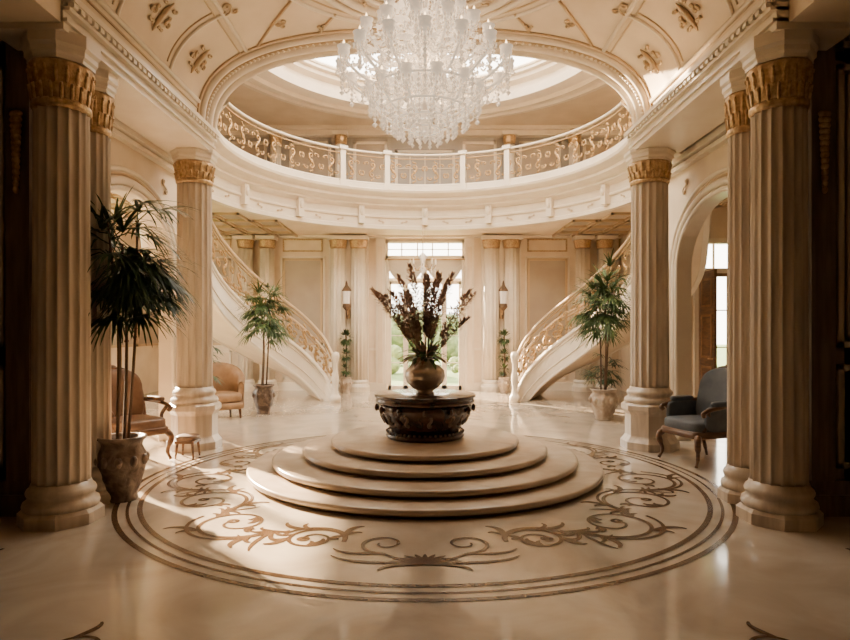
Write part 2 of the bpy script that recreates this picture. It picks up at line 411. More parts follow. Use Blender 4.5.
for r0,rr,m in((1.75,.03,WHITE),(1.62,.012,OGOLD)):
    pts=[]
    for i in range(65):
        a=2*pi*i/64; X=r0*cos(a); z1=VS+VH*(1-abs(X/VA)**VN)**(1/VN)
        pts.append((X,6.2+r0*sin(a)*.95,z1-.005))
    b.tube(pts,rr,m,6)
def onvault(X,Y,off=.01): return (X,Y,VS+VH*max(0,(1-abs(X/VA)**VN))**(1/VN)-off)
for sg in(-1,1):
    for (xa,ya),(xb,yb) in(((1.55,7.05),(2.15,7.85)),((1.1,7.45),(1.35,7.85))):
        b.tube([onvault(sg*(xa+(xb-xa)*k/8),ya+(yb-ya)*k/8) for k in range(9)],.02,OGOLD,6)
    for X,Y,sc,ro in((1.75,7.5,.16,.6),(2.2,6.9,.22,1.2),(2.25,6.2,.22,1.4),(1.3,7.72,.12,.2),(.55,7.78,.14,.0),(2.3,5.6,.2,1.4)):
        for P0,f in((S_,1),(C_,-1)):
            b.tube([onvault(sg*p[0],p[1],.02) for p in xf(P0,X,Y,sc,ro,f)],.012,OGOLD,5)
    for yc_ in(7.4,6.35,5.2):
        tc=.42
        def hp(u,v,o):
            t=tc+v/1.9
            return vp(t if sg>0 else pi-t,yc_+u,o)
        for fl in(-1,1):
            for Q,cu,cv,sc,ro in((S_,.13,.02,.13,.9),(S_,.10,-.14,.10,-.6),(C_,.12,.17,.08,.4),(C_,.2,-.02,.07,1.6)):
                pts=xf(Q,cu,cv,sc,ro,1)
                b.tube([hp(fl*p[0],p[1],.02) for p in pts],[.008+.008*sin(pi*k/28) for k in range(29)],OGOLD,5)
        b.tube([hp(0,-.25+.5*k/6,.02) for k in range(7)],[.006,.02,.03,.026,.03,.02,.006],OGOLD,6)
b.obj('trim_3')
# medallion
b=MB(); MY=6.5
for r,rr in((1.25,.035),(1.1,.05),(.9,.025),(.6,.03)):
    b.tube([onvault(r*cos(2*pi*i/64),MY+r*sin(2*pi*i/64),.03) for i in range(65)],rr,WHITE,8)
for k in range(24):
    a=2*pi*k/24
    pts=[onvault(r*cos(a+s_),MY+r*sin(a+s_),.05) for r,s_ in((.2,0),(.35,.03),(.5,.0),(.62,-.05),(.72,-.1),(.78,-.02),(.72,.04))]
    b.tube(pts,[.02,.04,.045,.035,.03,.02,.01],WHITE if k%2 else OGOLD,5)
    pts=[onvault(p[0],p[1],.04) for p in xf(S_,1.0*cos(a),MY+1.0*sin(a),.09,a+pi/2)]
    b.tube(pts,.012,OGOLD,5)
b.obj('ceiling_medallion')
# ---------------------------------------------------------------- arch wall
b=MB(); Y0,Y1=8.3,8.52
xs=sorted(set([-7.2,-VA-1e-3,VA+1e-3,7.2]+[vp(pi*i/64,0).x for i in range(65)]))
def alo(x):
    return 4.0 if abs(x)>VA else VS+VH*max(0,1-abs(x/VA)**VN)**(1/VN)
for p,q in zip(xs,xs[1:]):
    for Y in(Y0,Y1): b.add([(p,Y,alo(p)),(q,Y,alo(q)),(q,Y,5.8),(p,Y,5.8)],[(0,1,2,3)],WHITE)
    b.add([(p,Y0,alo(p)),(q,Y0,alo(q)),(q,Y1,alo(q)),(p,Y1,alo(p))],[(0,1,2,3)],WHITE,True)
b.tube([vp(pi*i/64,8.42,.02) for i in range(65)],.05,WHITE,8)
b.obj('wall_arch')
# ---------------------------------------------------------------- well / balcony
def ringslab(b,ri,z0,z1,m,X=7.2,Ya=8.5,Yb=16.4,a0=0,a1=2*pi,n=96,mt=None):
    angs=[a0+(a1-a0)*i/n for i in range(n+1)]
    for cx,cy in((X,Yb-11),(-X,Yb-11),(X,Ya-11),(-X,Ya-11)):
        a=math.atan2(cy,cx)
        for q in(a,a+2*pi,a-2*pi):
            if a0<q<a1: angs.append(q)
    angs.sort()
    def out(a):
        c,s=cos(a),sin(a); k=1e9
        if abs(c)>1e-9: k=min(k,X/abs(c))
        if s>1e-9: k=min(k,(Yb-11)/s)
        if s<-1e-9: k=min(k,(11-Ya)/-s)
        return max(k,ri)*c,11+max(k,ri)*s
    for p,q in zip(angs,angs[1:]):
        ip=(ri*cos(p),11+ri*sin(p));iq=(ri*cos(q),11+ri*sin(q));op=out(p);oq=out(q)
        for z,mm in((z0,m),(z1,mt or m)): b.add([(*ip,z),(*iq,z),(*oq,z),(*op,z)],[(0,1,2,3)],mm)
        b.add([(*ip,z0),(*iq,z0),(*iq,z1),(*ip,z1)],[(0,1,2,3)],m)
A0,A1=-math.asin(2.48/4.12),pi+math.asin(2.48/4.12)
b=MB(); ringslab(b,4.12,4.1,4.9,CREAM,a0=A0,a1=A1,mt=FLOOR); 
b.box(-7.2,-3.66,5.35,8.5,4.1,4.2,CREAM); b.box(3.66,7.2,5.35,8.5,4.1,4.2,CREAM)
b.obj('ceiling_gallery_floor')
b=MB()
prof=[(4.2,4.08),(4.06,4.08),(4.06,4.16),(4.09,4.18),(4.09,4.34),(4.04,4.36),(4.04,4.39),(4.07,4.41),(4.07,4.56),(3.98,4.60),(3.92,4.62),(3.92,4.66),(3.86,4.70),(3.74,4.74),(3.74,4.80),(3.66,4.83),(3.58,4.88),(3.56,4.93),(3.60,4.95),(3.60,5.05),(3.76,5.05),(3.76,4.93),(4.2,4.93)]
a0,a1=A0+.0,A1-.0
b.lathe(prof,0,11,0,WHITE,128,a0=a0,a1=a1,smooth=False)
n=150
for i in range(n):
    a=a0+(a1-a0)*(i+.5)/n; ca,sa=cos(a),sin(a)
    if 11+3.8*sa<8.55: continue
    b.T=Matrix.Translation((0,11,0))@Matrix.Rotation(a,4,'Z')
    b.box(3.92,4.07,-.03,.03,4.62,4.67,WHITE); b.T=None
for i in range(9):
    a=pi*(i+.0)/8
    b.T=Matrix.Translation((0,11,0))@Matrix.Rotation(a,4,'Z')
    b.box(3.95,4.1,-.07,.07,4.18,4.6,WHITE); b.puff((3.96,0,4.46),(.12,.12,.22),WHITE,1,nu=8,nv=6)
    b.T=None
for i in range(8):
    a=pi*(i+.5)/8
    for fl in(-1,1):
        pts=[]
        for u,v in xf(S_,0,0,.2,.1,fl): pts.append((4.06*cos(a+fl*.07+u/4),11+4.06*sin(a+fl*.07+u/4),4.26+v*.5))
        b.tube(pts,.008,OGOLD,4)
b.obj('trim_4')
def railing(b,f,h,nm,z_=.06,rt=.035,m=RAILG,mr=WHITE,r=.017,base=WHITE):
    up=Vector((0,0,1))
    N=nm*6
    b.tube([f(i/N)+up*z_ for i in range(N+1)],.028,base,6)
    b.tube([f(i/N)+up*(h-.10) for i in range(N+1)],.014,m,5)
    b.tube([f(i/N)+up*h for i in range(N+1)],rt,mr,8,flat=.8)
    hh=h-.10-z_
    for j in range(nm):
        L=(f((j+1)/nm)-f(j/nm)).length
        fl=1 if j%2 else -1
        def mp(a,v): return f(min(1,max(0,(j+a/L)/nm)))+up*(z_+v)
        def T(Q,cx,cy,sc,an,fp,rr=r,st=1):
            P=xf(Q,cx*L,hh*(.5+fl*(cy-.5)),sc*min(L,hh),fl*an,fp*fl)[::st]
            n_=len(P); b.tube([mp(p[0],max(0,min(hh,p[1]))) for p in P],[rr*(.55+.6*sin(pi*k/(n_-1))) for k in range(n_)],m,4)
        T(S_,.5,.5,.66,.75,1,r*1.15)
        T(C_,.22,.78,.26,.2,-1,r*.8,2); T(C_,.80,.22,.26,.2,1,r*.8,2)
        T(C_,.12,.35,.24,1.4,1,r*.8,2); T(C_,.90,.65,.24,1.4,-1,r*.8,2)
        T(S_,.5,.86,.20,.1,1,r*.7,2); T(S_,.5,.14,.20,.1,-1,r*.7,2)
        q=mp(L*.5,hh*.5); b.puff(q,(.07,.07,.09),m,1,nu=8,nv=6)
b=MB()
aR0,aR1=-.66,pi+.66
railing(b,lambda u:Vector((3.67*cos(aR0+(aR1-aR0)*u),11+3.67*sin(aR0+(aR1-aR0)*u),5.05)),.76,32,z_=.03,r=.019)
for a in(1.32,pi-1.32,pi-1.02,1.02):
    b.T=Matrix.Translation((0,11,0))@Matrix.Rotation(a,4,'Z')
    b.box(3.60,3.74,-.06,.06,4.94,5.80,WHITE); b.box(3.57,3.77,-.09,.09,4.94,5.08,WHITE); b.box(3.56,3.78,-.1,.1,5.78,5.86,WHITE)
    b.T=None
b.obj('gallery_railing')
# coffers under the gallery
b=MB()
for sg in(-1,1):
    for i in range(8):
        for j in range(9):
            x0=3.35+i*.62;y0=8.75+j*.84;x1=x0+.56;y1=y0+.78
            if x1>7: continue
            if min(math.hypot(x,y-11) for x in(x0,x1) for y in(y0,(y0+y1)/2,y1))<4.3: continue
            w=.05
            for (p,q,r,s) in((x0,x1,y0,y0+w),(x0,x1,y1-w,y1),(x0,x0+w,y0,y1),(x1-w,x1,y0,y1)):
                b.box(sg*p,sg*q,r,s,4.05,4.1,OGOLD)
            w2=.1
            b.box(sg*(x0+w2),sg*(x1-w2),y0+w2,y1-w2,4.085,4.1,TAUPE)
b.obj('trim_5')
# ---------------------------------------------------------------- back wall (lower + gallery)
def wallrect(b,y0,y1,holes,x0,x1,z0,z1,m):
    xs=sorted(set([x0,x1]+[h[0] for h in holes]+[h[1] for h in holes])); zs=sorted(set([z0,z1]+[h[2] for h in holes]+[h[3] for h in holes]))
    for a,c in zip(xs,xs[1:]):
        for d,e in zip(zs,zs[1:]):
            mx,mz=(a+c)/2,(d+e)/2
            if any(h[0]<mx<h[1] and h[2]<mz<h[3] for h in holes): continue
            b.box(a,c,y0,y1,d,e,m)
def frame(b,x0,x1,z0,z1,y,w=.05,m=OGOLD,d=.03,fill=None):
    b.box(x0,x1,y-d,y,z0,z0+w,m);b.box(x0,x1,y-d,y,z1-w,z1,m);b.box(x0,x0+w,y-d,y,z0,z1,m);b.box(x1-w,x1,y-d,y,z0,z1,m)
    if fill: b.box(x0+w,x1-w,y-.012,y,z0+w,z1-w,fill)
b=MB(); wallrect(b,16.2,16.4,[(-1.05,1.05,0,3.98)],-7.2,7.2,0,4.95,CREAM)
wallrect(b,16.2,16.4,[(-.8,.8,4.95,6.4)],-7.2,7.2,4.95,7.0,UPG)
b.obj('wall_back')
b=MB()
for sg in(-1,1):
    for x0,x1 in((2.72,3.78),(5.15,6.6)):
        a,c=sorted((sg*x0,sg*x1))
        frame(b,a,c,1.2,3.5,16.2,.06,OGOLD,.04,TAUPE); frame(b,a,c,.3,1.05,16.2,.05,WHITE,.04)
        frame(b,a,c,3.68,4.02,16.2,.035,GOLD,.03)
        frame(b,a-.06,c+.06,1.14,3.56,16.2,.04,WHITE,.05)
    a,c=sorted((sg*1.05,sg*1.3)); b.box(a,c,16.1,16.2,0,4.05,WHITE)
    a,c=sorted((sg*1.12,sg*1.24)); b.box(a,c,16.07,16.1,.2,3.8,CREAM)
    a,c=sorted((sg*1.3,sg*7)); b.box(a,c,16.1,16.2,0,.2,WHITE); b.box(a,c,16.15,16.2,1.06,1.12,WHITE)
b.box(-7,7,16.05,16.2,4.04,4.1,WHITE)
for sg in(-1,1):
    for x0,x1 in((1.0,1.9),(2.5,3.6),(4.2,5.4)):
        a,c=sorted((sg*x0,sg*x1)); frame(b,a,c,5.1,6.6,16.2,.07,WHITE,.05,TAUPE)
b.box(-7,7,16.0,16.2,6.72,6.86,WHITE); b.box(-7,7,15.9,16.2,6.86,6.95,WHITE)
b.obj('trim_6')
def smallcol(b,x,y,r,z0,z1,m=WHITE):
    b.lathe([(r*1.4,z0),(r*1.4,z0+.12),(r*1.15,z0+.2),(r*1.2,z0+.25),(r*1.05,z0+.3)],x,y,0,m,24,smooth=False)
    b.lathe([(r,z0+.28),(r*.94,z1-.32)],x,y,0,m,72,rf=flute(12,.15))
    b.lathe([(r*.95,z1-.30),(r*1.0,z1-.24),(r*1.06,z1-.14),(r*1.12,z1-.08)],x,y,0,GOLD,40,rf=lambda a,k:1+.05*abs(sin(5*a)))
    b.box(x-r*1.25,x+r*1.25,y-r*1.25,y+r*.8,z1-.09,z1,m)
for sg in(-1,1):
    b=MB()
    for x in(1.75,2.28): smallcol(b,sg*x,16.02,.215,0,4.05)
    b.box(sg*2.02-.52,sg*2.02+.52,16.08,16.2,0,4.05,WHITE); b.obj('paired_pilaster')
    b=MB()
    for x in(4.15,4.72): smallcol(b,sg*x,16.02,.2,0,4.05)
    b.obj('paired_pilaster')
    b=MB()
    for x in(2.2,3.9): smallcol(b,sg*x,15.9,.15,4.93,6.75)
    b.obj('gallery_column')
b=MB()
def leafdoor(b,x0,x1,y,z0,z1,m,rows=4,cols=2,pan=.6,st=.07):
    b.box(x0,x0+st,y,y+.06,z0,z1,m);b.box(x1-st,x1,y,y+.06,z0,z1,m);b.box(x0,x1,y,y+.06,z1-st,z1,m);b.box(x0,x1,y,y+.06,z0,z0+.12,m)
    if pan: b.box(x0+st,x1-st,y+.015,y+.045,z0+.1,z0+pan,m); b.box(x0+st,x1-st,y,y+.06,z0+pan-.03,z0+pan+.05,m)
    for i in range(1,cols): 
        xx=x0+(x1-x0)*i/cols; b.box(xx-.012,xx+.012,y+.015,y+.045,z0+pan,z1,m)
    for j in range(1,rows):
        z1_=z0+pan+(z1-z0-pan)*j/rows; b.box(x0,x1,y+.015,y+.045,z1_-.012,z1_+.012,m)
b.box(-1.05,-.98,16.2,16.34,0,3.98,WHITE);b.box(.98,1.05,16.2,16.34,0,3.98,WHITE)
leafdoor(b,-.98,-.5,16.24,0,2.9,WHITE,4,1,.0,.08);leafdoor(b,.5,.98,16.24,0,2.9,WHITE,4,1,.0,.08)
leafdoor(b,-.5,0,16.24,0,2.9,WHITE,3,1,.0,.05);leafdoor(b,0,.5,16.24,0,2.9,WHITE,3,1,.0,.05)
b.box(-1.05,1.05,16.2,16.34,2.9,2.98,WHITE)
b.tube([(-.06,16.2,1.1),(-.06,16.16,1.1),(-.06,16.16,1.3),(-.06,16.2,1.3)],.012,GOLD)
b.obj('door_1')
b=MB()
b.box(-1.05,1.05,16.2,16.34,3.44,3.58,WHITE); b.box(-1.05,1.05,16.2,16.34,3.92,4.0,WHITE)
for x in(-.62,-.2,.2,.62): b.box(x-.015,x+.015,16.24,16.28,3.58,3.92,WHITE)
b.box(-1,1,16.24,16.28,3.74,3.76,WHITE); b.obj('window_1')
b=MB()
for k in range(2):
    x0=-1.02+k*1.02; n=24; vs=[]
    for j in range(9):
        for i in range(n+1):
            u=i/n; sag=.16+.50*4*u*(1-u)
            v=j/8; vs.append((x0+1.02*u,16.13-.03*sin(v*26+2*abs(u-.5)),3.46-sag*v))
    b.add(vs,[(j*(n+1)+i,j*(n+1)+i+1,(j+1)*(n+1)+i+1,(j+1)*(n+1)+i) for j in range(8) for i in range(n)],CLOTH,True)
for x,zb_ in((-1.0,2.1),(0,3.0),(1.0,2.1)):
    b.tube([(x,16.12,3.46),(x+.01,16.1,3.2),(x,16.1,zb_+.3),(x,16.1,zb_)],[.03,.05,.06,.07],CLOTH,8)
b.tube([(-1.1,16.12,3.47),(1.1,16.12,3.47)],.022,GOLD); b.obj('window_valance')
b=MB(); leafdoor(b,-.8,.8,16.25,4.95,6.4,WHITE,3,4,.0); b.box(-.8,.8,16.3,16.33,4.95,6.4,UPG); b.obj('door_3')
# ---------------------------------------------------------------- outer walls
b=MB()
ys=[(-3.2,9.3,0,7),(13.2,16.4,0,7),(9.3,13.2,0,.25),(9.3,13.2,3.6,7)]
for y0,y1,z0,z1 in ys: b.box(-7.2,-7.0,y0,y1,z0,z1,CREAM)
for y0 in(13.3,14.75):
    y1=y0+1.35
    for p,q,r,s in((y0,y1,1.2,1.26),(y0,y1,3.44,3.5),(y0,y0+.06,1.2,3.5),(y1-.06,y1,1.2,3.5)): b.box(-7.0,-6.96,p,q,r,s,OGOLD)
    b.box(-7.0,-6.985,y0+.06,y1-.06,1.26,3.44,TAUPE)
b.obj('wall_left')
b=MB()
for i in range(5):
    y=9.3+i*.975; b.box(-7.15,-7.05,y-.03,y+.03,.25,3.6,WHITE)
for z in(.28,1.1,1.95,2.8,3.57): b.box(-7.15,-7.05,9.3,13.2,z-.02,z+.02,WHITE)
b.obj('window_2')
b=MB()
b.box(7.0,7.2,-3.2,12.3,0,7,CREAM); b.box(7.0,7.2,12.3,16.4,4.1,7,CREAM)
b.box(5.2,5.35,12.4,16.2,0,4.1,CREAM)
b.obj('wall_right')
b=MB(); wallrect(b,12.3,12.45,[(5.45,6.9,0,3.35)],5.2,7.2,0,4.1,CREAM); b.obj('wall_side_right')
b=MB()
leafdoor(b,5.5,6.2,12.33,0,2.75,TAN,3,2,.5);leafdoor(b,6.2,6.9,12.33,0,2.75,TAN,3,2,.5)
b.box(5.5,6.9,12.3,12.45,2.75,2.85,WHITE)
for x in(5.5,5.85,6.2,6.55,6.88): b.box(x,x+.025,12.35,12.4,2.85,3.35,WHITE)
b.box(5.45,6.95,12.26,12.3,3.35,3.45,WHITE)
b.box(5.42,5.5,12.24,12.3,0,3.4,WHITE)
b.obj('door_2')
b=MB()
b.T=Matrix.Translation((5.5,12.2,0))@Matrix.Rotation(math.radians(-93),4,'Z')
b.box(0,.7,0,.05,.01,2.75,WALN)
for z0,z1 in((.15,.9),(1.05,1.9),(2.05,2.6)):
    for yy in(-.015,.05): 
        for p,q,r,s in((.1,.6,z0,z0+.04),(.1,.6,z1-.04,z1),(.1,.14,z0,z1),(.56,.6,z0,z1)): b.box(p,q,yy,yy+.015,r,s,TAN)
b.tube([(.64,-.0,1.05),(.64,-.06,1.05),(.56,-.06,1.05)],.012,GOLD); b.obj('door_4')
b=MB(); b.box(-7.2,7.2,-3.2,-3.0,0,5.9,DARKW); b.obj('wall_behind')
# ---------------------------------------------------------------- gallery ceiling + skylight
b=MB(); ringslab(b,3.5,6.95,7.1,CREAM,Ya=6.8,n=96); b.box(-7.2,7.2,6.7,6.8,5.8,7.1,CREAM); b.obj('ceiling_gallery')
b=MB()
b.lathe([(4.5,6.95),(4.45,6.86),(4.3,6.84),(4.28,6.9),(4.05,6.9),(4.0,6.82),(3.9,6.8),(3.86,6.88),(3.62,6.9),(3.58,6.84),(3.42,6.84),(3.4,6.98),(3.46,7.0),(3.46,7.15),(3.3,7.2),(3.3,7.28),(3.2,7.3),(3.2,7.42)],0,11,0,WHITE,128,smooth=False,cap=False)
b.obj('trim_7')
b=MB()
for i in range(20):
    a=2*pi*i/20
    b.tube([(r*cos(a),11+r*sin(a),z) for r,z in((3.25,7.38),(2.8,7.62),(2.1,7.85),(1.2,8.0),(.0,8.06))],.04,WHITE,6)
for r,z in((3.22,7.4),(2.4,7.76),(1.2,8.0)): b.tube([(r*cos(2*pi*i/64),11+r*sin(2*pi*i/64),z) for i in range(65)],.05,WHITE,6)
b.obj('skylight')
# ---------------------------------------------------------------- staircases
def stairs(name,sg):
    IN=[(-2.05,13.6,0),(-2.3,13.78,.42),(-2.75,13.72,.92),(-3.3,13.25,1.42),(-3.75,12.55,1.93),(-4.02,11.75,2.45),(-4.05,10.95,3.0),(-3.85,10.2,3.55),(-3.7,9.6,4.02)]
    OU=[(-2.35,14.75),(-2.75,14.95),(-3.3,14.85),(-4.1,14.2),(-4.65,13.3),(-4.95,12.1),(-4.9,11.0),(-4.6,10.1),(-4.35,9.45)]
    I=cat([(sg*-x,y,z) for x,y,z in IN],8); O=cat([(sg*-OU[k][0],OU[k][1],IN[k][2]) for k in range(9)],8)
    N=len(I)-1
    def at(P,u):
        f=max(0,min(N-1e-6,u*N)); i=int(f); return P[i].lerp(P[i+1],f-i)
    b=MB(); ns=23; th=.5
    H=4.02/ns
    def uz(z):
        for i in range(N):
            if I[i].z<=z<=I[i+1].z: return (i+(z-I[i].z)/max(1e-6,I[i+1].z-I[i].z))/N
        return 1.
    us=[uz(k*H) for k in range(ns+1)]
    for k in range(ns):
        a,c,d,e=at(I,us[k]),at(I,us[k+1]),at(O,us[k+1]),at(O,us[k]); zt=(k+1)*H
        vs=[(p.x,p.y,zt) for p in(a,c,d,e)]+[(p.x,p.y,max(0,zt-H-.02)) for p in(a,c,d,e)]
        b.add(vs,[(0,1,2,3),(4,7,6,5),(0,4,5,1),(1,5,6,2),(2,6,7,3),(3,7,4,0)],STEP)
        b.tube([(a.x,a.y,zt-.02),(e.x,e.y,zt-.02)],.022,STEP,6)
    M=N
    for P,Q in((I,O),(O,I)):
        vs=[]
        for i in range(M+1):
            p=P[i]; q=Q[i]; dn=Vector((p.x-q.x,p.y-q.y,0)).normalized()*.07
            t=p.z+.16; lo=max(0,p.z-th)
            vs+=[(p.x,p.y,lo),(p.x,p.y,t),(p.x+dn.x,p.y+dn.y,t),(p.x+dn.x,p.y+dn.y,lo)]
        fs=[]
        for i in range(M):
            for j in range(4): fs.append((4*i+j,4*i+(j+1)%4,4*i+4+(j+1)%4,4*i+4+j))
        fs+=[(0,1,2,3),(4*M,4*M+3,4*M+2,4*M+1)]
        b.add(vs,fs,WHITE,False)
        for off,r in((.16,.035),(.07,.015),(-.25,.015),(-th+.03,.03)):
            pp=[]
            for i in range(M+1):
                p=P[i];q=Q[i]; dn=Vector((p.x-q.x,p.y-q.y,0)).normalized()*.075
                if p.z+off>.0 : pp.append((p.x+dn.x,p.y+dn.y,p.z+off))
            b.tube(pp,r,WHITE,6)
    vs=[]
    for i in range(M+1):
        lo=max(0,I[i].z-th+.02); vs+=[(I[i].x,I[i].y,lo),(O[i].x,O[i].y,lo)]
    b.add(vs,[(2*i,2*i+1,2*i+3,2*i+2) for i in range(M)],CREAM,True)
    for P,Q in((I,O),(O,I)):
        def f(u):
            p=at(P,u*.97);q=at(Q,u*.97); dn=Vector((p.x-q.x,p.y-q.y,0)).normalized()*.035
            return p+dn+Vector((0,0,.16))
        railing(b,f,.84,14,.05,.038,RAILG,OGOLD,r=.022)
        p=f(0)
        b.lathe([(.12,0),(.12,.12),(.09,.15),(.07,.2),(.05,.3),(.075,.45),(.08,.55),(.05,.7),(.045,.85),(.07,.9),(.08,.95),(.09,1.02),(.07,1.1),(0,1.12)],p.x+sg*-.05,p.y-.05,0,WHITE,24)
    b.obj(name)
stairs('curved_staircase',-1); stairs('curved_staircase',1)
# ---------------------------------------------------------------- chandelier
def chandelier():
    b=MB(); cx,cy=0,6.95; zb=3.80
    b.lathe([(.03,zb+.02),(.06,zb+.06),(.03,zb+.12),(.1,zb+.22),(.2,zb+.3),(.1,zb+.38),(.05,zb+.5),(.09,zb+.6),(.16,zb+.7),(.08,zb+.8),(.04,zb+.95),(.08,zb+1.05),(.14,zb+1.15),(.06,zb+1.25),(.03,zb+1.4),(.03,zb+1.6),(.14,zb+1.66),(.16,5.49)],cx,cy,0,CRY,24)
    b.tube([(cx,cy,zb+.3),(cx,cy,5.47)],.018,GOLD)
    tiers=[(.95,zb+.72,16,.0),(.74,zb+1.0,14,.1),(.62,zb+.42,12,.2),(.48,zb+1.28,10,.0)]
    for Rr,z,n,o in tiers:
        for i in range(n):
            a=2*pi*i/n+o; ca,sa=cos(a),sin(a)
            pr=[(.06,.02),(.2*Rr/.9,-.10),(.45*Rr,-.20),(.72*Rr,-.17),(.92*Rr,-.05),(1.0*Rr,.04)]
            b.tube(cat([(cx+r*ca,cy+r*sa,z+h) for r,h in pr],4),.015,FROST,6)
            b.tube(cat([(cx+r*ca,cy+r*sa,z+h) for r,h in((.08,.1),(.3*Rr,.22),(.5*Rr,.2),(.55*Rr,.1),(.46*Rr,.07))],4),.011,FROST,5)
            x,y=cx+Rr*ca,cy+Rr*sa
            b.lathe([(.012,z+.02),(.03,z+.04),(.055,z+.055),(.066,z+.09),(.06,z+.12),(.074,z+.15),(.068,z+.15),(.054,z+.12),(.055,z+.09),(.02,z+.065)],x,y,0,FROST,14,rf=lambda a,k:1+.06*sin(7*a),cap=False)
            b.lathe([(.016,z+.065),(.016,z+.15),(.010,z+.155)],x,y,0,CANDLE,8)
            b.lathe([(.004,z+.155),(.014,z+.175),(.01,z+.20),(.0,z+.225)],x,y,0,BULB,8)
            for k in range(6):
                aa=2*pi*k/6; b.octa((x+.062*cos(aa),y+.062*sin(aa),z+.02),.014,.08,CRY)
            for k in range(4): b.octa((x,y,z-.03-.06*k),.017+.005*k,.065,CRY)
            for k,(r,h) in enumerate(((.45,-.24),(.6,-.24),(.75,-.2),(.3,-.18))):
                for q in range(3): b.octa((cx+r*Rr*ca,cy+r*Rr*sa,z+h-.055*q),.014+.006*q,.065,CRY)
            a2=2*pi*(i+1)/n+o
            for k in range(13):
                t=k/12; am=a+(a2-a)*t; sg=.18*4*t*(1-t)
                b.octa((cx+Rr*cos(am),cy+Rr*sin(am),z+.05-sg),.013,.034,CRY)
                b.octa((cx+Rr*.55*cos(am),cy+Rr*.55*sin(am),z+.2-sg),.014,.036,CRY)
            for rr,hh in((.5,.24),(.82,.06),(.68,.12)):
                c=Vector((cx+rr*Rr*cos(a+.1),cy+rr*Rr*sin(a+.1),z+hh))
                for k in range(6):
                    aa=2*pi*k/6; b.leaf(c,(cos(aa),sin(aa),.7),.09,.055,.8,FROST,3)
    for Rr,z,n in((.5,zb+.28,26),(.34,zb+.17,18),(.18,zb+.08,10),(.62,zb+.5,30),(.3,zb+1.45,16)):
        b.tube([(cx+Rr*cos(2*pi*i/32),cy+Rr*sin(2*pi*i/32),z) for i in range(33)],.014,FROST,5)
        for i in range(n):
            a=2*pi*i/n
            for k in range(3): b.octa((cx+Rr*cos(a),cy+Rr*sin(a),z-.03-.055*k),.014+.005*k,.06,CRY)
    b.octa((cx,cy,zb-.02),.04,.1,CRY)
    b.obj('crystal_chandelier')
    l=bpy.data.lights.new('chandelier_glow','POINT'); l.energy=110; l.color=(1,.75,.48); l.shadow_soft_size=.5
    o=bpy.data.objects.new('chandelier_glow',l); o.location=(cx,cy,zb+.85); SC.collection.objects.link(o)
chandelier()
b=MB(); cx,cy=-.05,14.2
b.tube([(cx,cy,3.35),(cx,cy,4.0)],.012,GOLD)
b.lathe([(.02,3.4),(.12,3.3),(.05,3.22),(.04,3.1),(.1,3.02),(.03,2.9),(.06,2.84),(.0,2.76)],cx,cy,0,CRY,16)
for i in range(8):
    a=2*pi*i/8; pts=cat([(cx+r*cos(a),cy+r*sin(a),h) for r,h in((.04,3.1),(.14,3.0),(.24,3.02),(.3,3.12))],4)
    b.tube(pts,.01,GOLD,5); b.lathe([(.03,3.12),(.012,3.14),(.012,3.24),(0,3.27)],cx+.3*cos(a),cy+.3*sin(a),0,CANDLE,8)
    for k in range(3): b.octa((cx+.28*cos(a),cy+.28*sin(a),3.04-.06*k),.016,.06,CRY)
b.tube([(cx,cy,4.0),(cx,cy+.4,4.12),(cx,15.0,4.12)],.014,GOLD)
b.obj('hall_lantern')
# ---------------------------------------------------------------- plants
def pot(b,x,y,h,r,m):
    b.lathe([(r*.62,0),(r*.66,.03*h),(r*.6,.08*h),(r*.8,.3*h),(r*1.0,.58*h),(r*.98,.74*h),(r*.82,.86*h),(r*.86,.92*h),(r*1.02,.97*h),(r*1.0,h),(r*.84,h),(r*.8,.88*h),(0,.88*h)],x,y,0,m,40,rf=lambda a,k:1+(.03*sin(9*a) if 2<k<7 else 0))
    b.lathe([(r*.8,.9*h),(0,.92*h)],x,y,0,SOIL,20)
    for i in range(10):
        a=2*pi*i/10; b.puff((x+r*.97*cos(a),y+r*.97*sin(a),.64*h),(.07*r/.2,.07*r/.2,.1*r/.2),m,1,nu=8,nv=6)
def fan(b,p,d,L,n,m,w=.028,spread=1.2,droop=.9):
    d=Vector(d).normalized(); s=d.cross(Vector((0,0,1)))
    if s.length<.1: s=Vector((1,0,0))
    s.normalize(); up=s.cross(d)
    for k in range(n):
        t=(k/(n-1)-.5)*2*spread
        dd=d*cos(t)+s*sin(t)+up*R.uniform(-.12,.25)
        b.leaf(p,dd,L*(1-.25*abs(t)/spread)*R.uniform(.85,1.1),w,droop*R.uniform(.7,1.4),m,6)
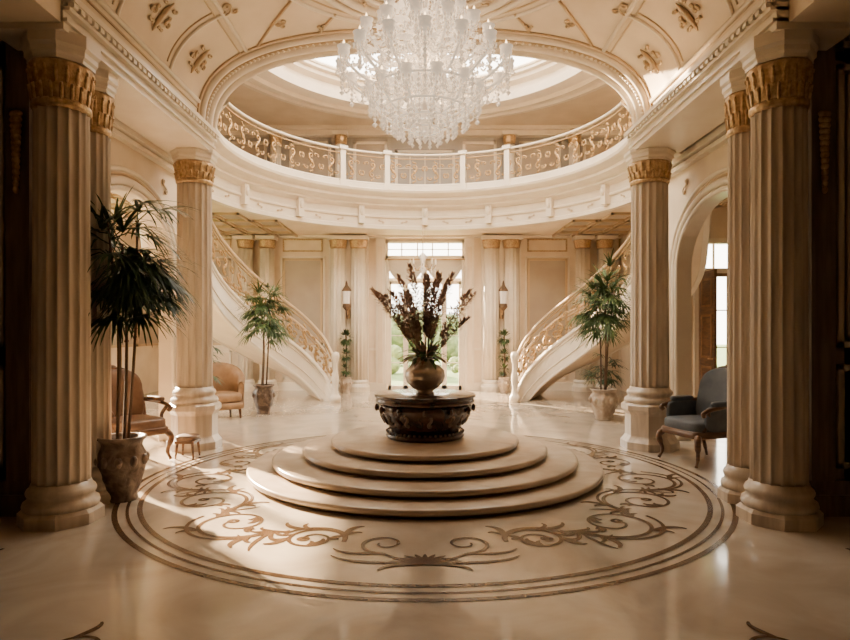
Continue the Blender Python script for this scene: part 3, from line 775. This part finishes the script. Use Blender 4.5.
def palm(name,x,y,ph,pr,pm,stems,ztop,rad,nf,L,m,w=.028,zlow=None,nl=12,droop=.9,sq=1,dxx=0):
    b=MB(); pot(b,x,y,ph,pr,pm)
    zlow=zlow or ztop*.6
    for s in range(stems):
        a=2*pi*s/stems+.5; lean=R.uniform(.05,.16)
        zt=ztop-rad*.6-R.uniform(0,.45)*(s>0)
        pts=cat([(x+.05*cos(a),y+.05*sin(a),ph*.88),(x+lean*cos(a)*.6+.03,y+lean*sin(a)*.6,(ph+zt)/2),(x+lean*cos(a)+dxx,y+lean*sin(a),zt)],6)
        b.tube(pts,[.016-.0005*k for k in range(len(pts))],BARK,7)
        for k in range(6,len(pts),2):
            b.lathe([(.018,-.006),(.021,0),(.018,.006)],pts[k].x,pts[k].y,pts[k].z,BARK,7)
        for i in range(nf):
            t=R.random()
            z1=zlow+(zt-zlow)*t**.6; 
            idx=min(range(len(pts)),key=lambda k:abs(pts[k].z-z1)); q=pts[idx]
            aa=R.uniform(0,2*pi); e=R.uniform(-.15,1.2) if t>.5 else R.uniform(-.2,.6)
            d=Vector((cos(aa)*cos(e),sin(aa)*cos(e)*sq,sin(e)))
            pl=rad*R.uniform(.35,.62); p=q+d*pl+Vector((0,0,-.05))
            b.tube([q,q+d*pl*.5+Vector((0,0,.02)),p],.006,m,4)
            fan(b,p,d+Vector((0,0,-.25)),L*R.uniform(.8,1.1),nl,m,w,1.25,droop)
    b.obj(name)
palm('potted_lady_palm',-2.86,5.75,.60,.215,POT,5,3.02,.64,18,.50,LEAF,.034,1.55,14,1.0,.6,-.02)
palm('potted_palm',-3.1,11.7,.55,.2,POT,3,2.55,.42,24,.42,LEAF2,.035,1.5,12,.9)
palm('potted_palm',3.2,10.9,.55,.24,POTL,3,2.8,.6,28,.46,LEAF2,.036,1.5,13,.9)
palm('potted_palm',-3.3,8.95,.4,.13,POT,3,1.55,.25,7,.26,LEAF,.035,.85,9,.8,.5)
palm('potted_palm',3.35,11.5,.36,.15,POTL,3,1.25,.35,8,.3,LEAF,.035,.7,9,.8)
for sg in(-1,1):
    b=MB(); x,y=sg*2.02,15.55; pot(b,x,y,.4,.16,POTL)
    b.tube([(x,y,.35),(x+.02,y,.9),(x,y,1.5)],.02,BARK)
    for (zc_,rr,nn) in((1.4,.2,110),(.95,.17,80),(.58,.16,60)):
        for i in range(nn):
            a=R.uniform(0,2*pi);e=R.uniform(-1.3,1.4);d=Vector((cos(a)*cos(e),sin(a)*cos(e),sin(e)))
            b.leaf(Vector((x,y,zc_))+d*rr*.5,d+Vector((0,0,.3)),rr*.8,.05,.9,LEAF2 if i%2 else LEAF,3)
    b.obj('potted_topiary')
    b=MB(); x=sg*2.02
    b.box(x-.05,x+.05,15.98,16.08,1.9,2.5,GOLD)
    b.tube(cat([(x,16.0,2.0),(x,15.85,1.9),(x,15.7,2.0),(x,15.7,2.15)],5),.016,BARK)
    b.lathe([(.03,2.1),(.09,2.17),(.11,2.2),(.1,2.22),(.1,2.26),(.08,2.28)],x,15.7,0,BARK,8,smooth=False)
    b.lathe([(.08,2.28),(.1,2.6)],x,15.7,0,CRY,6,smooth=False); b.lathe([(.12,2.6),(.12,2.63),(.04,2.75),(.02,2.85),(0,2.88)],x,15.7,0,BARK,6,smooth=False)
    b.lathe([(0,2.34),(.03,2.38),(.02,2.45),(0,2.5)],x,15.7,0,CANDLE,8)
    b.obj('wall_sconce')
# ---------------------------------------------------------------- chairs
def armchair(name,loc,rot,up,wood,back=1.06,w=.74,d=.70,solid=False):
    b=MB(); b.T=Matrix.Translation(loc)@Matrix.Rotation(rot,4,'Z')
    hw,hd=w/2,d/2
    for sx in(-1,1):
        b.tube(cat([(sx*(hw-.05),-hd+.06,.36),(sx*(hw-.01),-hd+.02,.28),(sx*(hw-.04),-hd+.05,.12),(sx*(hw-.02),-hd+.01,.015)],5),[.04]*4+[.036]*4+[.024]*4+[.018]*3+[.022],wood,8)
        b.tube(cat([(sx*(hw-.07),hd-.06,.40),(sx*(hw-.08),hd-.03,.2),(sx*(hw-.06),hd+.04,.012)],5),[.034]*4+[.026]*4+[.018]*3,wood,8)
        b.tube(cat([(sx*(hw-.03),hd-.05,.72),(sx*(hw+.01),.02,.70),(sx*(hw+.02),-hd+.16,.67),(sx*(hw+.02),-hd+.08,.64),(sx*(hw+.0),-hd+.10,.60)],5),.026,wood,8)
        b.tube(cat([(sx*(hw+.01),-hd+.15,.655),(sx*(hw-.03),-hd+.2,.54),(sx*(hw-.04),-hd+.12,.40)],5),.024,wood,8)
        b.puff((sx*(hw+.0),.04,.735),(.09,.34,.07),up,.6)
        if solid: b.puff((sx*(hw-.02),.05,.56),(.07,.5,.3),up,.4)
    b.puff((0,0,.375),(w-.02,d-.02,.10),wood,.25)
    b.puff((0,-.01,.46),(w-.04,d-.05,.16),up,.42,nu=32)
    H=back-.48; 
    def warp(p):
        u=p.x/(hw); v=(p.z/H+.5)
        x=p.x*(1+.10*v-.25*max(0,v-.75)); z=p.z+(.07*(1-u*u)*v)
        return (x,p.y+.16*v-.10*u*u*1.0,z)
    b.puff((0,hd-.06,.48+H/2),(w-.10,.13,H),up,.4,warp=warp,nu=40,nv=20)
    pts=[]
    for i in range(25):
        t=pi*i/24; u=-cos(t); v=min(1,sin(t)**.5*1.0)
        u=math.copysign(abs(u)**.55,u)
        q=warp(Vector((u*(w-.06)/2,0,(v-.5)*H*1.03)))
        pts.append((q[0],q[1]+hd-.03,q[2]+.48+H/2))
    b.tube(pts,.022,wood,8)
    p=pts[12]; b.puff((p[0],p[1],p[2]+.01),(.16,.04,.06),wood,.9)
    b.obj(name,loc)
armchair('upholstered_armchair',(3.33,7.4,0),math.radians(-72),BLUEG,WALN,1.06,.68,.68,True)
armchair('carved_armchair',(-3.58,7.4,0),math.radians(55),LEATH,WALN,1.04,.70,.68,False)
def tub(name,loc,rot):
    b=MB(); b.T=Matrix.Translation(loc)@Matrix.Rotation(rot,4,'Z')
    n=28; vs=[];ro,ri=.42,.31
    for i in range(n+1):
        a=math.radians(-35)+math.radians(250)*i/n; t=abs(i/n-.5)*2; top=1.0-.34*t**2.2
        c,s=cos(a),sin(a)
        for r,z in((ri,.3),(ri,top-.05),(ri+.03,top-.01),(ri+.055,top),(ro-.03,top-.01),(ro,top-.05),(ro-.02,.16)): vs.append((r*c,r*s,z))
    m=7; fs=[(i*m+j,i*m+(j+1)%m,(i+1)*m+(j+1)%m,(i+1)*m+j) for i in range(n) for j in range(m)]
    fs+=[tuple(range(m)),tuple(reversed(range(n*m,n*m+m)))]
    b.add(vs,fs,TAN,True)
    b.puff((0,-.04,.38),(.64,.66,.2),TAN,.5); b.puff((0,-.03,.24),(.7,.7,.14),TAN,.35)
    for x,y in((-.26,-.26),(.26,-.26),(-.24,.24),(.24,.24)): b.tube([(x,y,.2),(x*1.06,y*1.06,.005)],[.03,.018],WALN,8)
    b.obj(name,loc)
tub('tub_chair',(-3.72,11.1,0),math.radians(35))
b=MB(); x,y=-2.98,7.65
for sx in(-1,1):
    for sy in(-1,1): b.tube([(x+sx*.09,y+sy*.09,.22),(x+sx*.11,y+sy*.11,.005)],[.018,.012],WALN,8)
b.box(x-.12,x+.12,y-.12,y+.12,.19,.22,WALN); b.puff((x,y,.25),(.25,.25,.08),LEATH,.5); 
b.obj('footstool')
# ---------------------------------------------------------------- outside
for i,(x,y,s) in enumerate(((-3.5,24,2.0),(0,29,2.2),(3.8,25,2.1),(-1.6,23,.8),(1.4,22,.6),(-8,26,3),(7,32,3))):
    b=MB()
    for k in range(14):
        c=(x+R.uniform(-1,1)*s*.6,y+R.uniform(-1,1)*s*.5,s*.45+R.uniform(-.3,.45)*s); q=s*R.uniform(.5,.85)
        if c[2]-q/2<-.05: q=2*(c[2]+.05)
        b.puff(c,(q,q,q),HEDGE,1,nu=12,nv=8)
    b.tube([(x,y,-.06),(x,y,s*.6)],.1*s,BARK)
    b.obj('garden_shrub')
# ---------------------------------------------------------------- light
w=bpy.data.worlds.new('sky'); SC.world=w; w.use_nodes=True
bg=w.node_tree.nodes['Background']; bg.inputs[0].default_value=(1,.90,.76,1); bg.inputs[1].default_value=11.5
def light(name,typ,loc,d,e,col,**k):
    l=bpy.data.lights.new(name,typ); l.energy=e; l.color=col
    for a,v in k.items(): setattr(l,a,v)
    o=bpy.data.objects.new(name,l); o.location=loc; o.rotation_euler=Vector(d).to_track_quat('-Z','Y').to_euler(); SC.collection.objects.link(o); return o
light('sun','SUN',(-10,20,12),(.69*.93,-.72*.93,-.36),85,(1,.74,.46),angle=.025)
def portal(name,loc,d,sx,sy):
    o=light(name,'AREA',loc,d,1,(1,1,1),shape='RECTANGLE',size=sx,size_y=sy); o.data.cycles.is_portal=True
portal('portal_skylight',(0,11,8.15),(0,0,-1),6.4,6.4)
portal('portal_door',(0,16.45,2),(0,-1,0),2.1,4)
portal('portal_left',(-7.3,11.25,1.9),(1,0,0),4,3.4)
portal('portal_right',(6.2,12.5,1.7),(0,-1,0),1.4,3.4)
# ---------------------------------------------------------------- camera
c=bpy.data.cameras.new('camera'); c.sensor_width=36; c.lens=36*609/850; c.shift_y=10/850; c.clip_end=200
o=bpy.data.objects.new('camera',c); o.location=(0,0,1.6); o.rotation_euler=(pi/2,0,0); SC.collection.objects.link(o); SC.camera=o
